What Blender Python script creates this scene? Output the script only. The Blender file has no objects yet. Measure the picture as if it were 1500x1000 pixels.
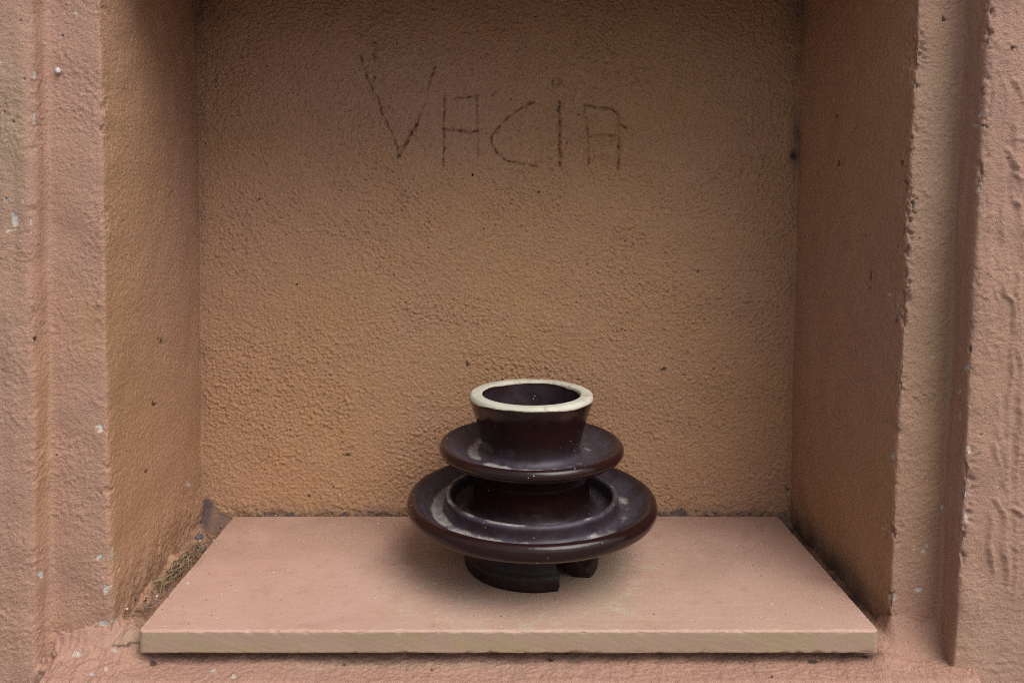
import bpy, bmesh, math, random
import numpy as np
from mathutils import Vector

R = math.radians
scene = bpy.context.scene
col = scene.collection
rng = np.random.default_rng(7)
random.seed(7)

# ------------------------------------------------------------------ camera, sky, sun, exposure
F, U0, V0 = 1150.0, 730.0, 293.0            # lens in photo pixels, vanishing point of the niche depth
cam_d = bpy.data.cameras.new('camera')
cam = bpy.data.objects.new('camera', cam_d)
col.objects.link(cam)
cam.location = (0, 0, 0)
cam.rotation_euler = (R(90), 0, 0)
cam_d.sensor_width = 36.0
cam_d.lens = 36.0 * F / 1500.0
cam_d.shift_x = (750 - U0) / 1500.0
cam_d.shift_y = -(500 - V0) / 1500.0
cam_d.clip_start = 0.01
cam_d.clip_end = 500
scene.camera = cam

SUN_DIR = Vector((0.42, -0.50, 0.86)).normalized()     # towards the sun
world = bpy.data.worlds.new('World')
scene.world = world
world.use_nodes = True
wn, wl = world.node_tree.nodes, world.node_tree.links
wn.clear()
sky = wn.new('ShaderNodeTexSky')
sky.sky_type = 'NISHITA'
sky.sun_disc = False
sky.sun_elevation = math.asin(SUN_DIR.z)
sky.sun_rotation = math.atan2(SUN_DIR.x, SUN_DIR.y)
sky.air_density = 1.0
sky.dust_density = 4.0
hs = wn.new('ShaderNodeHueSaturation')
hs.inputs['Saturation'].default_value = 0.27           # overcast: a nearly grey sky
bg = wn.new('ShaderNodeBackground')
bg.inputs['Strength'].default_value = 0.10
wo = wn.new('ShaderNodeOutputWorld')
wl.new(sky.outputs[0], hs.inputs['Color'])
wl.new(hs.outputs[0], bg.inputs['Color'])
wl.new(bg.outputs[0], wo.inputs['Surface'])

sun_d = bpy.data.lights.new('sun', 'SUN')
sun_d.energy = 1.6
sun_d.angle = R(46)
sun_d.color = (1.0, 0.965, 0.92)
sun = bpy.data.objects.new('sun', sun_d)
col.objects.link(sun)
sun.rotation_euler = (-SUN_DIR).to_track_quat('-Z', 'Y').to_euler()

vs = scene.view_settings
vs.view_transform = 'Standard'
vs.look = 'None'
vs.gamma = 1.0
vs.use_curve_mapping = False
vs.exposure = 0.40
scene.cycles.use_denoising = False
scene.cycles.filter_width = 1.05

# ------------------------------------------------------------------ helpers
def tag(o, label=None, cat=None, group=None, kind=None):
    if label: o['label'] = label
    if cat: o['category'] = cat
    if group: o['group'] = group
    if kind: o['kind'] = kind
    return o

def link(name, me, parent=None, mats=()):
    o = bpy.data.objects.new(name, me)
    col.objects.link(o)
    for m in mats: me.materials.append(m)
    if parent: o.parent = parent
    return o

def empty(name, loc):
    o = bpy.data.objects.new(name, None)
    col.objects.link(o)
    o.location = loc
    o.empty_display_size = 0.05
    return o

_perm = rng.permutation(4096).astype(np.int64)
_ga = rng.uniform(0, 2 * math.pi, 4096)
_gx, _gy = np.cos(_ga).astype(np.float32), np.sin(_ga).astype(np.float32)
def perlin(x, y):
    xi = np.floor(x).astype(np.int64); yi = np.floor(y).astype(np.int64)
    fx = (x - xi).astype(np.float32); fy = (y - yi).astype(np.float32)
    u = fx * fx * fx * (fx * (fx * 6 - 15) + 10); v = fy * fy * fy * (fy * (fy * 6 - 15) + 10)
    def g(ix, iy, dx, dy):
        h = _perm[(ix + _perm[iy & 4095]) & 4095]
        return _gx[h] * dx + _gy[h] * dy
    a = g(xi, yi, fx, fy); b = g(xi + 1, yi, fx - 1, fy)
    c = g(xi, yi + 1, fx, fy - 1); d = g(xi + 1, yi + 1, fx - 1, fy - 1)
    return (a + u * (b - a)) * (1 - v) + (c + u * (d - c)) * v
def pn(x, y, size, ox=0.0, oy=0.0):
    return perlin(x / size + 311.7 + ox, y / size + 127.3 + oy) * 1.5
def fbm(x, y, size, octv=3, ox=0.0):
    h, a = 0, 1.0
    for k in range(octv):
        h = h + a * pn(x, y, size / 2 ** k, ox + 17.3 * k, 5.1 * k); a *= 0.5
    return h
def sst(a, b, x):
    t = np.clip((x - a) / (b - a), 0, 1)
    return t * t * (3 - 2 * t)

def grid_mesh(name, P, attrs=None, flip=False):
    ny, nx = P.shape[:2]
    me = bpy.data.meshes.new(name)
    idx = np.arange(ny * nx).reshape(ny, nx)
    a, b, c, d = idx[:-1, :-1], idx[:-1, 1:], idx[1:, 1:], idx[1:, :-1]
    q = np.stack([a, d, c, b] if flip else [a, b, c, d], -1).reshape(-1)
    n = (ny - 1) * (nx - 1)
    me.vertices.add(ny * nx); me.loops.add(4 * n); me.polygons.add(n)
    me.vertices.foreach_set('co', P.reshape(-1).astype(np.float32))
    me.loops.foreach_set('vertex_index', q.astype(np.int32))
    me.polygons.foreach_set('loop_start', (np.arange(n) * 4).astype(np.int32))
    me.polygons.foreach_set('use_smooth', np.ones(n, bool))
    me.update(calc_edges=True)
    for k, A in (attrs or {}).items():
        at = me.attributes.new(k, 'FLOAT', 'POINT')
        at.data.foreach_set('value', np.ascontiguousarray(A, dtype=np.float32).reshape(-1))
    return me

def seg_dist(px, py, pts):
    """distance to a polyline and the running parameter"""
    best = np.full(px.shape, 1e9, np.float32)
    for (x0, y0), (x1, y1) in zip(pts[:-1], pts[1:]):
        dx, dy = x1 - x0, y1 - y0
        L = dx * dx + dy * dy + 1e-9
        t = np.clip(((px - x0) * dx + (py - y0) * dy) / L, 0, 1)
        best = np.minimum(best, np.hypot(px - (x0 + t * dx), py - (y0 + t * dy)))
    return best

def tube_mesh(name, pts, r0, r1, n=5):
    pts = [Vector(p) for p in pts]
    verts, faces = [], []
    for i, p in enumerate(pts):
        t = (pts[min(i + 1, len(pts) - 1)] - pts[max(i - 1, 0)]).normalized()
        a = t.orthogonal().normalized(); b = t.cross(a)
        r = r0 + (r1 - r0) * i / (len(pts) - 1)
        for k in range(n):
            w = 2 * math.pi * k / n
            verts.append(p + (a * math.cos(w) + b * math.sin(w)) * r)
    for i in range(len(pts) - 1):
        for k in range(n):
            faces.append((i * n + k, i * n + (k + 1) % n, (i + 1) * n + (k + 1) % n, (i + 1) * n + k))
    faces.append(tuple(range(n))[::-1]); faces.append(tuple(range((len(pts) - 1) * n, len(pts) * n)))
    me = bpy.data.meshes.new(name); me.from_pydata(verts, [], faces)
    for p in me.polygons: p.use_smooth = True
    return me

def stone_mesh(name, r, squash=0.7, seed=0, sub=2, rough=0.28):
    rr = random.Random(seed)
    bm = bmesh.new()
    bmesh.ops.create_icosphere(bm, subdivisions=sub, radius=1.0)
    dirs = [(Vector((rr.uniform(-1, 1), rr.uniform(-1, 1), rr.uniform(-1, 1))).normalized(), rr.uniform(.5, .9)) for _ in range(7)]
    sx, sy = rr.uniform(.8, 1.25), rr.uniform(.8, 1.2)
    for v in bm.verts:
        c = v.co.copy()
        for d, k in dirs:                                   # flatten facets
            s = c.dot(d) - k
            if s > 0: c -= d * s * 0.8
        c *= 1 + rr.uniform(-rough, rough) * .25
        v.co = Vector((c.x * sx, c.y * sy, c.z * squash)) * r
    me = bpy.data.meshes.new(name); bm.to_mesh(me); bm.free()
    return me

# ------------------------------------------------------------------ materials
class NT:
    def __init__(s, name):
        s.m = bpy.data.materials.new(name); s.m.use_nodes = True
        s.t = s.m.node_tree; s.n = s.t.nodes; s.n.clear()
        s.out = s.n.new('ShaderNodeOutputMaterial'); s.b = s.n.new('ShaderNodeBsdfPrincipled')
        s.t.links.new(s.b.outputs[0], s.out.inputs['Surface'])
        s.tc = s.n.new('ShaderNodeTexCoord')
    def L(s, a, b): s.t.links.new(a, b)
    def put(s, sock, v):
        if hasattr(v, 'bl_idname') or isinstance(v, bpy.types.NodeSocket): s.L(v, sock)
        else: sock.default_value = v
    def attr(s, name):
        a = s.n.new('ShaderNodeAttribute'); a.attribute_name = name; return a.outputs['Fac']
    def noise(s, scale, detail=3, rough=.55, vec=None, dist=0.0):
        t = s.n.new('ShaderNodeTexNoise'); s.L(vec or s.tc.outputs['Object'], t.inputs['Vector'])
        t.inputs['Scale'].default_value = scale; t.inputs['Detail'].default_value = detail
        t.inputs['Roughness'].default_value = rough; t.inputs['Distortion'].default_value = dist
        return t.outputs['Fac']
    def voro(s, scale, vec=None, feature='F1'):
        t = s.n.new('ShaderNodeTexVoronoi'); t.feature = feature
        s.L(vec or s.tc.outputs['Object'], t.inputs['Vector']); t.inputs['Scale'].default_value = scale
        return t.outputs['Distance']
    def mapping(s, scale=(1, 1, 1), rot=(0, 0, 0), loc=(0, 0, 0)):
        t = s.n.new('ShaderNodeMapping'); s.L(s.tc.outputs['Object'], t.inputs['Vector'])
        t.inputs['Scale'].default_value = scale; t.inputs['Rotation'].default_value = rot; t.inputs['Location'].default_value = loc
        return t.outputs[0]
    def math(s, op, a, b=0.0, clamp=False):
        t = s.n.new('ShaderNodeMath'); t.operation = op; t.use_clamp = clamp
        s.put(t.inputs[0], a); s.put(t.inputs[1], b); return t.outputs[0]
    def ramp(s, v, a, b, lo=0.0, hi=1.0):
        t = s.n.new('ShaderNodeMapRange'); t.interpolation_type = 'SMOOTHSTEP'
        s.put(t.inputs['Value'], v)
        t.inputs['From Min'].default_value = a; t.inputs['From Max'].default_value = b
        t.inputs['To Min'].default_value = lo; t.inputs['To Max'].default_value = hi
        return t.outputs[0]
    def mix(s, f, a, b, mode='MIX'):
        t = s.n.new('ShaderNodeMix'); t.data_type = 'RGBA'; t.blend_type = mode
        s.put(t.inputs[0], f)
        for k, v in ((6, a), (7, b)):
            if isinstance(v, tuple): t.inputs[k].default_value = (*v[:3], 1)
            else: s.L(v, t.inputs[k])
        return t.outputs[2]
    def bump(s, h, dist, strength=1.0, prev=None):
        t = s.n.new('ShaderNodeBump'); s.L(h, t.inputs['Height'])
        t.inputs['Distance'].default_value = dist; t.inputs['Strength'].default_value = strength
        if prev: s.L(prev, t.inputs['Normal'])
        return t.outputs[0]

PINK = (0.435, 0.250, 0.196)
OCHRE = (0.445, 0.248, 0.117)
TAN = (0.40, 0.30, 0.205)
def make_plaster():
    k = NT('painted_plaster')
    n1 = k.noise(7, 4, .6); n2 = k.noise(38, 4, .6); n3 = k.noise(240, 3, .6)
    oc = k.math('ADD', k.attr('ochre'), k.math('MULTIPLY', k.math('SUBTRACT', n1, .5), .7), clamp=True)
    c = k.mix(oc, PINK, OCHRE)
    ta = k.math('ADD', k.attr('tan'), k.math('MULTIPLY', k.math('SUBTRACT', n2, .5), .35), clamp=True)
    c = k.mix(ta, c, TAN)
    c = k.mix(k.ramp(n2, .3, .75, 0, .30), c, (0.36, 0.195, 0.13))
    c = k.mix(k.ramp(n3, .35, .75, 0, .22), c, (0.50, 0.335, 0.24))
    # pale worn sand grains showing through the paint, and dark pin holes
    v = k.voro(330)
    w = k.noise(90, 2, .5)
    c = k.mix(k.math('MULTIPLY', k.ramp(v, .30, .12, 0, 1), k.ramp(w, .62, .74, 0, .55)), c, (0.60, 0.47, 0.38))
    v2 = k.voro(120)
    c = k.mix(k.math('MULTIPLY', k.ramp(v2, .13, .06, 0, 1), k.ramp(k.noise(60, 2), .60, .66, 0, .8)), c, (0.06, 0.04, 0.035))
    d = k.math('MULTIPLY', k.attr('dirt_shade'), k.ramp(n2, .25, .6, .45, 1))
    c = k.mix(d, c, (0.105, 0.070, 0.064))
    c = k.mix(k.attr('groove'), c, (0.030, 0.022, 0.018))
    c = k.mix(k.attr('chip'), c, k.mix(k.ramp(n3, .4, .6), (0.50, 0.56, 0.60), (0.62, 0.55, 0.44)))
    k.L(c, k.b.inputs['Base Color'])
    k.b.inputs['Roughness'].default_value = 0.72
    k.b.inputs['Specular IOR Level'].default_value = 0.32
    fine = k.math('ADD', k.noise(460, 4, .75), k.math('MULTIPLY', k.noise(150, 3, .6), 1.2))
    k.L(k.bump(fine, .0017, .85), k.b.inputs['Normal'])
    return k.m
M_PLASTER = make_plaster()

def make_slab_mat():
    k = NT('painted_slab')
    sx = k.n.new('ShaderNodeSeparateXYZ'); k.L(k.tc.outputs['Object'], sx.inputs[0])
    brush = k.noise(1, 5, .65, vec=k.mapping((9, 110, 60), rot=(0, 0, R(-14))))
    brush2 = k.noise(1, 4, .6, vec=k.mapping((5, 60, 40), rot=(0, 0, R(-4)), loc=(3, 1, 0)))
    n1 = k.noise(9, 4, .6); n2 = k.noise(45, 4, .6)
    c = k.mix(k.ramp(n1, .3, .7), (0.53, 0.340, 0.272), (0.50, 0.312, 0.240))
    c = k.mix(k.math('MULTIPLY', k.ramp(brush, .50, .75, 0, .55), k.ramp(k.noise(5, 2), .45, .65)), c, (0.56, 0.37, 0.265))
    c = k.mix(k.math('MULTIPLY', k.ramp(brush2, .55, .78, 0, .35), k.ramp(k.noise(6, 2, vec=k.mapping((1, 1, 1), loc=(4, 0, 0))), .45, .65)), c, (0.42, 0.255, 0.20))
    c = k.mix(k.ramp(k.noise(19, 5, .7, dist=.8), .56, .74, 0, .5), c, (0.40, 0.255, 0.185))
    c = k.mix(k.math('MULTIPLY', k.ramp(k.noise(1, 3, .6, vec=k.mapping((14, 60, 1), rot=(0, 0, R(-50)))), .66, .72, 0, .5), k.ramp(k.noise(12, 1), .58, .64)), c, (0.56, 0.47, 0.42))
    c = k.mix(k.ramp(n2, .52, .75, 0, .35), c, (0.37, 0.215, 0.15))
    # thin paint swept round the place where the insulator stands
    dv = k.n.new('ShaderNodeVectorMath'); dv.operation = 'DISTANCE'
    k.L(k.tc.outputs['Object'], dv.inputs[0]); dv.inputs[1].default_value = (INS_X - SLX, INS_Y - SLY, 0.0)
    sw = k.math('ADD', dv.outputs['Value'], k.math('MULTIPLY', k.math('SUBTRACT', k.noise(11, 4, .55, dist=1.2), .5), .13))
    c = k.mix(k.math('MULTIPLY', k.ramp(sw, .158, .095, 0, .7), k.ramp(k.noise(13, 4, .6), .38, .62, .15, 1)), c, (0.41, 0.315, 0.22))
    c = k.mix(k.math('MULTIPLY', k.ramp(k.math('ABSOLUTE', k.math('SUBTRACT', sw, .128)), .011, .003, 0, .5), k.ramp(k.noise(14, 2), .52, .62)), c, (0.50, 0.42, 0.31))
    swirl = k.noise(1, 3, .5, vec=k.mapping((16, 22, 1), rot=(0, 0, R(35))), dist=1.6)
    near = k.ramp(sw, .205, .12)
    c = k.mix(k.math('MULTIPLY', k.math('MULTIPLY', k.ramp(k.math('ABSOLUTE', k.math('SUBTRACT', swirl, .5)), .035, .008, 0, .55), near), k.ramp(sw, .09, .11)), c, (0.52, 0.43, 0.32))
    c = k.mix(k.math('MULTIPLY', k.ramp(k.noise(7, 5, .65, dist=.5), .48, .66, 0, .75), k.ramp(sx.outputs['Y'], -.13, .10, .25, 1)), c, (0.41, 0.265, 0.20))
    front = k.ramp(sx.outputs['Y'], -.06, -.125)
    fb = k.noise(1, 5, .7, vec=k.mapping((5, 95, 60), rot=(0, 0, R(-20)), loc=(1.3, 0, 0)))
    c = k.mix(k.math('MULTIPLY', k.ramp(fb, .50, .66, 0, .6), k.math('MULTIPLY', front, k.ramp(k.noise(6, 2), .42, .58))), c, (0.57, 0.395, 0.27))
    # darker, browner tone towards the back
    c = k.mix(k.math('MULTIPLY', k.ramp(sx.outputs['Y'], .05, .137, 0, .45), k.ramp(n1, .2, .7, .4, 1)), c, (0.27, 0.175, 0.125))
    v = k.voro(60)
    c = k.mix(k.math('MULTIPLY', k.ramp(v, .07, .04), k.ramp(k.noise(30, 1), .55, .6, 0, .8)), c, (0.09, 0.06, 0.055))
    # front and sides: thin ochre wash over grey stone
    nf = k.noise(1, 5, .6, vec=k.mapping((14, 20, 60), rot=(0, R(14), 0)))
    f = k.mix(k.ramp(nf, .35, .65), (0.36, 0.25, 0.185), (0.36, 0.265, 0.16))
    f = k.mix(k.ramp(k.noise(1, 4, .6, vec=k.mapping((5, 5, 30))), .50, .72, 0, .6), f, (0.36, 0.29, 0.175))
    f = k.mix(k.ramp(k.noise(16, 4, .6), .45, .7, 0, .8), f, (0.39, 0.255, 0.205))
    edge = k.math('ADD', sx.outputs['Z'], k.math('MULTIPLY', k.math('SUBTRACT', k.noise(110, 4, .7), .5), .0055))
    top = k.ramp(edge, -.0028, -.0012)
    c = k.mix(top, f, c)
    k.L(c, k.b.inputs['Base Color'])
    k.b.inputs['Roughness'].default_value = 0.62
    k.b.inputs['Specular IOR Level'].default_value = 0.35
    bh = k.math('ADD', k.math('MULTIPLY', brush, .5), k.math('MULTIPLY', k.noise(300, 3, .6), .8))
    k.L(k.bump(bh, .0007, .6), k.b.inputs['Normal'])
    return k.m

INS_X, INS_Y, INS_Z = 0.0374, 0.895, -0.4109
SL_X0, SL_X1, SL_Y0, SL_Y1 = -0.3446, 0.3642, 0.750, 1.0225
SL_T = 0.0222
SLX, SLY = (SL_X0 + SL_X1) / 2, (SL_Y0 + SL_Y1) / 2
M_SLAB = make_slab_mat()

def make_glaze(bare=False):
    k = NT('bare_porcelain' if bare else 'brown_glaze')
    sx = k.n.new('ShaderNodeSeparateXYZ'); k.L(k.tc.outputs['Object'], sx.inputs[0])
    n1 = k.noise(22, 4, .6); n2 = k.noise(120, 4, .65); n3 = k.noise(500, 2)
    c = k.mix(k.ramp(n1, .3, .7), (0.0155, 0.0058, 0.0056), (0.024, 0.0076, 0.0066))
    rough = k.ramp(n2, .3, .75, .12, .20)
    # dust lying in the dishes
    du = k.math('MULTIPLY', k.attr('dust'), k.ramp(k.noise(48, 5, .7), .30, .68, .35, 1.0))
    c = k.mix(k.math('MULTIPLY', du, .50), c, (0.125, 0.120, 0.165))
    # crust of dried mud along the inner rings
    cr = k.math('ADD', k.attr('crust'), k.math('MULTIPLY', k.math('SUBTRACT', k.noise(36, 7, .78), .5), 1.15))
    crm = k.ramp(cr, .42, .78, 0, .9)
    c = k.mix(crm, c, k.mix(k.ramp(n2, .35, .65), (0.30, 0.25, 0.215), (0.42, 0.40, 0.40)))
    # stray specks
    v = k.voro(150)
    sp = k.math('MULTIPLY', k.ramp(v, .12, .08, 0, .8), k.ramp(k.noise(55, 1), .56, .62))
    c = k.mix(sp, c, (0.55, 0.50, 0.46))
    # unglazed top, its edge uneven
    be = k.math('ADD', k.attr('bare'), k.math('MULTIPLY', k.math('SUBTRACT', k.noise(14, 4, .5), .5), 1.5))
    bm_ = k.ramp(be, .46, .54)
    w = k.mix(k.ramp(k.noise(30, 4, .6), .35, .7), (0.60, 0.585, 0.485), (0.50, 0.49, 0.405))
    w = k.mix(k.ramp(k.noise(55, 5, .7, dist=.6), .53, .70, 0, .75), w, (0.40, 0.22, 0.10))
    w = k.mix(k.math('MULTIPLY', k.ramp(k.math('ABSOLUTE', k.math('SUBTRACT', be, .56)), .07, .02), k.ramp(n2, .4, .6, .1, .8)), w, (0.33, 0.16, 0.05))
    c = k.mix(bm_, c, w)
    k.L(c, k.b.inputs['Base Color'])
    r2 = k.n.new('ShaderNodeMix'); k.put(r2.inputs[0], k.math('MAXIMUM', k.math('MULTIPLY', du, .8), k.math('MAXIMUM', crm, bm_))); k.L(rough, r2.inputs[2]); r2.inputs[3].default_value = .75
    k.L(r2.outputs[0], k.b.inputs['Roughness'])
    k.b.inputs['Specular IOR Level'].default_value = 0.36
    bh = k.math('ADD', k.math('MULTIPLY', n1, 1.5), k.math('ADD', k.math('MULTIPLY', n2, .25), k.math('MULTIPLY', crm, .6)))
    k.L(k.bump(bh, .0010, .5), k.b.inputs['Normal'])
    return k.m
M_GLAZE = make_glaze()

def simple(name, c0, c1, scale, rough=.8, bump=None):
    k = NT(name)
    n = k.noise(scale, 4, .6)
    k.L(k.mix(k.ramp(n, .3, .7), c0, c1), k.b.inputs['Base Color'])
    k.b.inputs['Roughness'].default_value = rough
    if bump: k.L(k.bump(k.noise(scale * 3, 3, .6), bump, .8), k.b.inputs['Normal'])
    return k.m
M_STRAW = simple('dry_straw', (0.31, 0.23, 0.13), (0.15, 0.105, 0.058), 40)
M_WHITE = simple('pale_grit', (0.62, 0.64, 0.66), (0.50, 0.47, 0.43), 300)
M_DARK = simple('dark_grit', (0.055, 0.055, 0.062), (0.12, 0.11, 0.115), 200)
M_SOIL = simple('dry_soil', (0.055, 0.042, 0.034), (0.11, 0.08, 0.06), 160)
M_GROUND = simple('paving', (0.15, 0.145, 0.135), (0.20, 0.19, 0.175), 2.0, .9, .004)
M_MORTAR = simple('mortar_crumbs', (0.23, 0.145, 0.105), (0.13, 0.085, 0.068), 120)
M_CORE = simple('masonry', (0.40, 0.24, 0.16), (0.34, 0.21, 0.14), 6)

def make_foot_mat():
    k = NT('worn_brown_glaze')
    n = k.noise(60, 5, .65)
    c = k.mix(k.ramp(n, .3, .7), (0.0125, 0.0056, 0.0052), (0.021, 0.0085, 0.0075))
    c = k.mix(k.ramp(k.noise(150, 4, .7), .60, .75, 0, .4), c, (0.07, 0.055, 0.055))
    k.L(c, k.b.inputs['Base Color'])
    k.L(k.ramp(n, .3, .7, .34, .52), k.b.inputs['Roughness'])
    k.b.inputs['Specular IOR Level'].default_value = .22
    k.L(k.bump(k.noise(200, 4, .6), .0006, .6), k.b.inputs['Normal'])
    return k.m
M_FOOT = make_foot_mat()
# ------------------------------------------------------------------ ground
g = grid_mesh('ground', np.stack(np.broadcast_arrays(np.linspace(-60, 60, 3)[None, :], np.linspace(-60, 60, 3)[:, None], np.float64(-1.5)), -1))
tag(link('ground', g, None, [M_GROUND]), kind='structure')

# ------------------------------------------------------------------ the plastered wall with its niche
wall = empty('plastered_wall', (0, 0.78, -1.5))
tag(wall, 'ochre and pink plastered wall with a deep square niche scratched VACIA', 'wall')
WP = Vector((0, 0.78, -1.5))
def wall_part(name, me, label=None):
    o = link(name, me, wall, [M_PLASTER]); o.location = -WP
    # coordinates of the mesh are world coordinates
    if label: o['label'] = label
    return o

Y_OL, Y_OR, Y_JL, Y_JR, Y_B = 0.744, 0.742, 0.768, 0.780, 1.032
Z_BOT, Z_TOP, Z_CEIL = -0.475, 0.275, 0.269
def xw(u, Y): return (u - U0) / F * Y
# control points: (u at v=0, u at v=900, Y) projected back on their planes, straight in z
def line(u_top, v_top, u_bot, v_bot, Y):
    z0, z1 = (V0 - v_top) / F * Y, (V0 - v_bot) / F * Y
    x0, x1 = xw(u_top, Y), xw(u_bot, Y)
    return lambda z: x0 + (z - z0) * (x1 - x0) / (z1 - z0)
step_l = line(46, 0, 52, 900, Y_OL)
jamb_l0 = step_l
arr_l = line(147, 0, 163, 880, Y_JL)
bk_l = line(289, 0, 296, 755, Y_B)
bk_r = line(1174, 0, 1157, 755, Y_B)
arr_r = line(1345, 0, 1304, 880, Y_JR)
step_r = line(1414, 0, 1377, 900, Y_JR)
step_ro = line(1449, 0, 1401, 900, Y_OR)

z_dense = np.arange(Z_BOT, Z_TOP + .015, .00112)
z_all = np.concatenate([[-1.5, -1.2, -1.0, -.85, -.72, -.62, -.55, -.51, -.49], z_dense, [.30, .32, .35, .40, .47, .57, .72, .95, 1.3]])
nz = len(z_all)
def geo(a, b, first, n):       # positions from a to b, spacing growing from `first`
    t = np.linspace(0, 1, n)
    L = abs(b - a)
    # find power
    p = max(1.0, math.log(first / L) / math.log(1.0 / (n - 1)))
    return a + (b - a) * t ** p

segs = []   # (name, array of x(z), y(z)) sampled
Z = z_all[:, None]
def lerp_pts(fx0, y0, fx1, y1, n, end=False):
    t = np.linspace(0, 1, n, endpoint=end)[None, :]
    x0 = fx0(Z); x1 = fx1(Z)
    X = x0 + (x1 - x0) * t
    Y = np.broadcast_to(y0 + (y1 - y0) * t, X.shape)
    return X, Y
cst = lambda c: (lambda z: z * 0 + c)
sections = []
# far left plane, coarse
xs = geo(-.495, -1.8, .002, 60)[::-1]
Xl = np.broadcast_to(xs[None, :-1], (nz, len(xs) - 1)); Yl = np.full_like(Xl, Y_OL)
sections.append(('pilaster', [(np.broadcast_to(np.array([[-1.8]]), (nz, 1)), np.full((nz, 1), 1.3)), (Xl, Yl),
                              lerp_pts(cst(-.495), Y_OL, step_l, Y_OL, 50), lerp_pts(step_l, Y_OL, step_l, Y_JL, 22)]))
sections.append(('jamb', [lerp_pts(step_l, Y_JL, arr_l, Y_JL, 62)]))
sections.append(('niche_reveal', [lerp_pts(arr_l, Y_JL, bk_l, Y_B, 150)]))
sections.append(('niche_back', [lerp_pts(bk_l, Y_B, bk_r, Y_B, 730)]))
sections.append(('niche_reveal', [lerp_pts(bk_r, Y_B, arr_r, Y_JR, 150)]))
sections.append(('jamb', [lerp_pts(arr_r, Y_JR, step_r, Y_JR, 62)]))
xs = geo(.53, 1.8, .002, 60)
Xr = np.broadcast_to(xs[None, :], (nz, len(xs))); Yr = np.full_like(Xr, Y_OR)
sections.append(('pilaster', [lerp_pts(step_r, Y_JR, step_ro, Y_OR, 34), lerp_pts(step_ro, Y_OR, cst(.53), Y_OR, 60), (Xr, Yr),
                              (np.full((nz, 1), 1.8), np.full((nz, 1), 1.3))]))
XX = np.concatenate([a for _, ps in sections for a, _ in ps], 1)
YY = np.concatenate([b for _, ps in sections for _, b in ps], 1)
bounds, k0 = [], 0
for nm, ps in sections:
    n = sum(a.shape[1] for a, _ in ps); bounds.append((nm, k0, k0 + n)); k0 += n
XX = XX.astype(np.float64).copy(); YY = YY.astype(np.float64).copy()
iz0 = nz // 2
S = np.concatenate([[0], np.cumsum(np.hypot(np.diff(XX[iz0]), np.diff(YY[iz0])))])
S = S - S[bounds[3][1]]
# round the corners a little: repeated smoothing along the profile, done on an arc-length basis
def smooth_along(A, n):
    for _ in range(n):
        A[:, 1:-1] = .25 * A[:, :-2] + .5 * A[:, 1:-1] + .25 * A[:, 2:]
    return A
c0, c1 = bounds[0][1] + 58, bounds[6][2] - 58
XX[:, c0:c1] = smooth_along(XX[:, c0:c1], 5); YY[:, c0:c1] = smooth_along(YY[:, c0:c1], 5)
jl = bounds[0][2]
XX[:, jl - 44:jl + 24] = smooth_along(XX[:, jl - 44:jl + 24], 60); YY[:, jl - 44:jl + 24] = smooth_along(YY[:, jl - 44:jl + 24], 60)
for jr, it in ((bounds[6][1], 14), (bounds[6][1] + 34, 14), (bounds[4][2], 6)):
    XX[:, jr - 26:jr + 26] = smooth_along(XX[:, jr - 26:jr + 26], it); YY[:, jr - 26:jr + 26] = smooth_along(YY[:, jr - 26:jr + 26], it)
ja = bounds[2][1]
XX[:, ja - 16:ja + 14] = smooth_along(XX[:, ja - 16:ja + 14], 10); YY[:, ja - 16:ja + 14] = smooth_along(YY[:, ja - 16:ja + 14], 10)
# normals in plan
def plan_normals(XX, YY):
    tx = np.gradient(XX, axis=1); ty = np.gradient(YY, axis=1)
    L = np.hypot(tx, ty) + 1e-12
    return ty / L, -tx / L
NX, NY = plan_normals(XX, YY)
NX = smooth_along(NX.copy(), 3); NY = smooth_along(NY.copy(), 3)
SS = np.broadcast_to(S[None, :], XX.shape); ZZ = np.broadcast_to(Z, XX.shape)
PU = U0 + F * XX / YY; PV = V0 - F * ZZ / YY

def region(i):
    w = np.zeros(XX.shape[1]); w[bounds[i][1]:bounds[i][2]] = 1
    return smooth_along(w[None, :].copy(), 14)
rg = [region(i) for i in range(7)]

# relief fields
wx = SS + .0016 * pn(SS, ZZ, .010, 3); wy = ZZ + .0016 * pn(SS, ZZ, .010, 9)
# diagonal flow of the trowelled render
ca, sa = math.cos(R(28)), math.sin(R(28))
qx, qy = (wx * ca - wy * sa) * .90, (wx * sa + wy * ca) * 1.10
st1 = pn(qx, qy, .0075); st2 = pn(qx, qy, .0040, 11); st3 = pn(SS, ZZ, .0025, 23)
ridg = 1 - 2 * np.abs(pn(qx, qy, .0100, 41))
gran = np.maximum(pn(SS, ZZ, .0046, 71) - .22, 0)
gran2 = np.maximum(pn(qx, qy, .0030, 73) - .14, 0)
pitn = np.maximum(pn(qx, qy, .0034, 79) - .26, 0)
low = fbm(SS, ZZ, .16, 3, 2)
mid = pn(SS, ZZ, .035, 57)
patch = sst(-.35, .35, pn(SS, ZZ, .075, 88) + .6 * pn(SS, ZZ, .03, 33))       # 1 rough, 0 trowelled flat
stucco = .00022 * st1 + .00034 * st2 + .00050 * st3 + .0027 * gran + .0021 * gran2 - .0026 * pitn
disp = np.zeros_like(XX)
back_w = rg[3]
smooth_b = sst(-.25, .45, pn(SS, ZZ, .13, 188) + .7 * pn(SS, ZZ, .05, 133) + .3 * pn(SS, ZZ, .02, 31))
top_b = sst(-.15, .16, ZZ)
disp += back_w * (stucco * (.62 + .45 * smooth_b + .40 * top_b + .15 * patch) + .0016 * low + .0006 * mid)
rev_w = rg[2] + rg[4]
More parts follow.
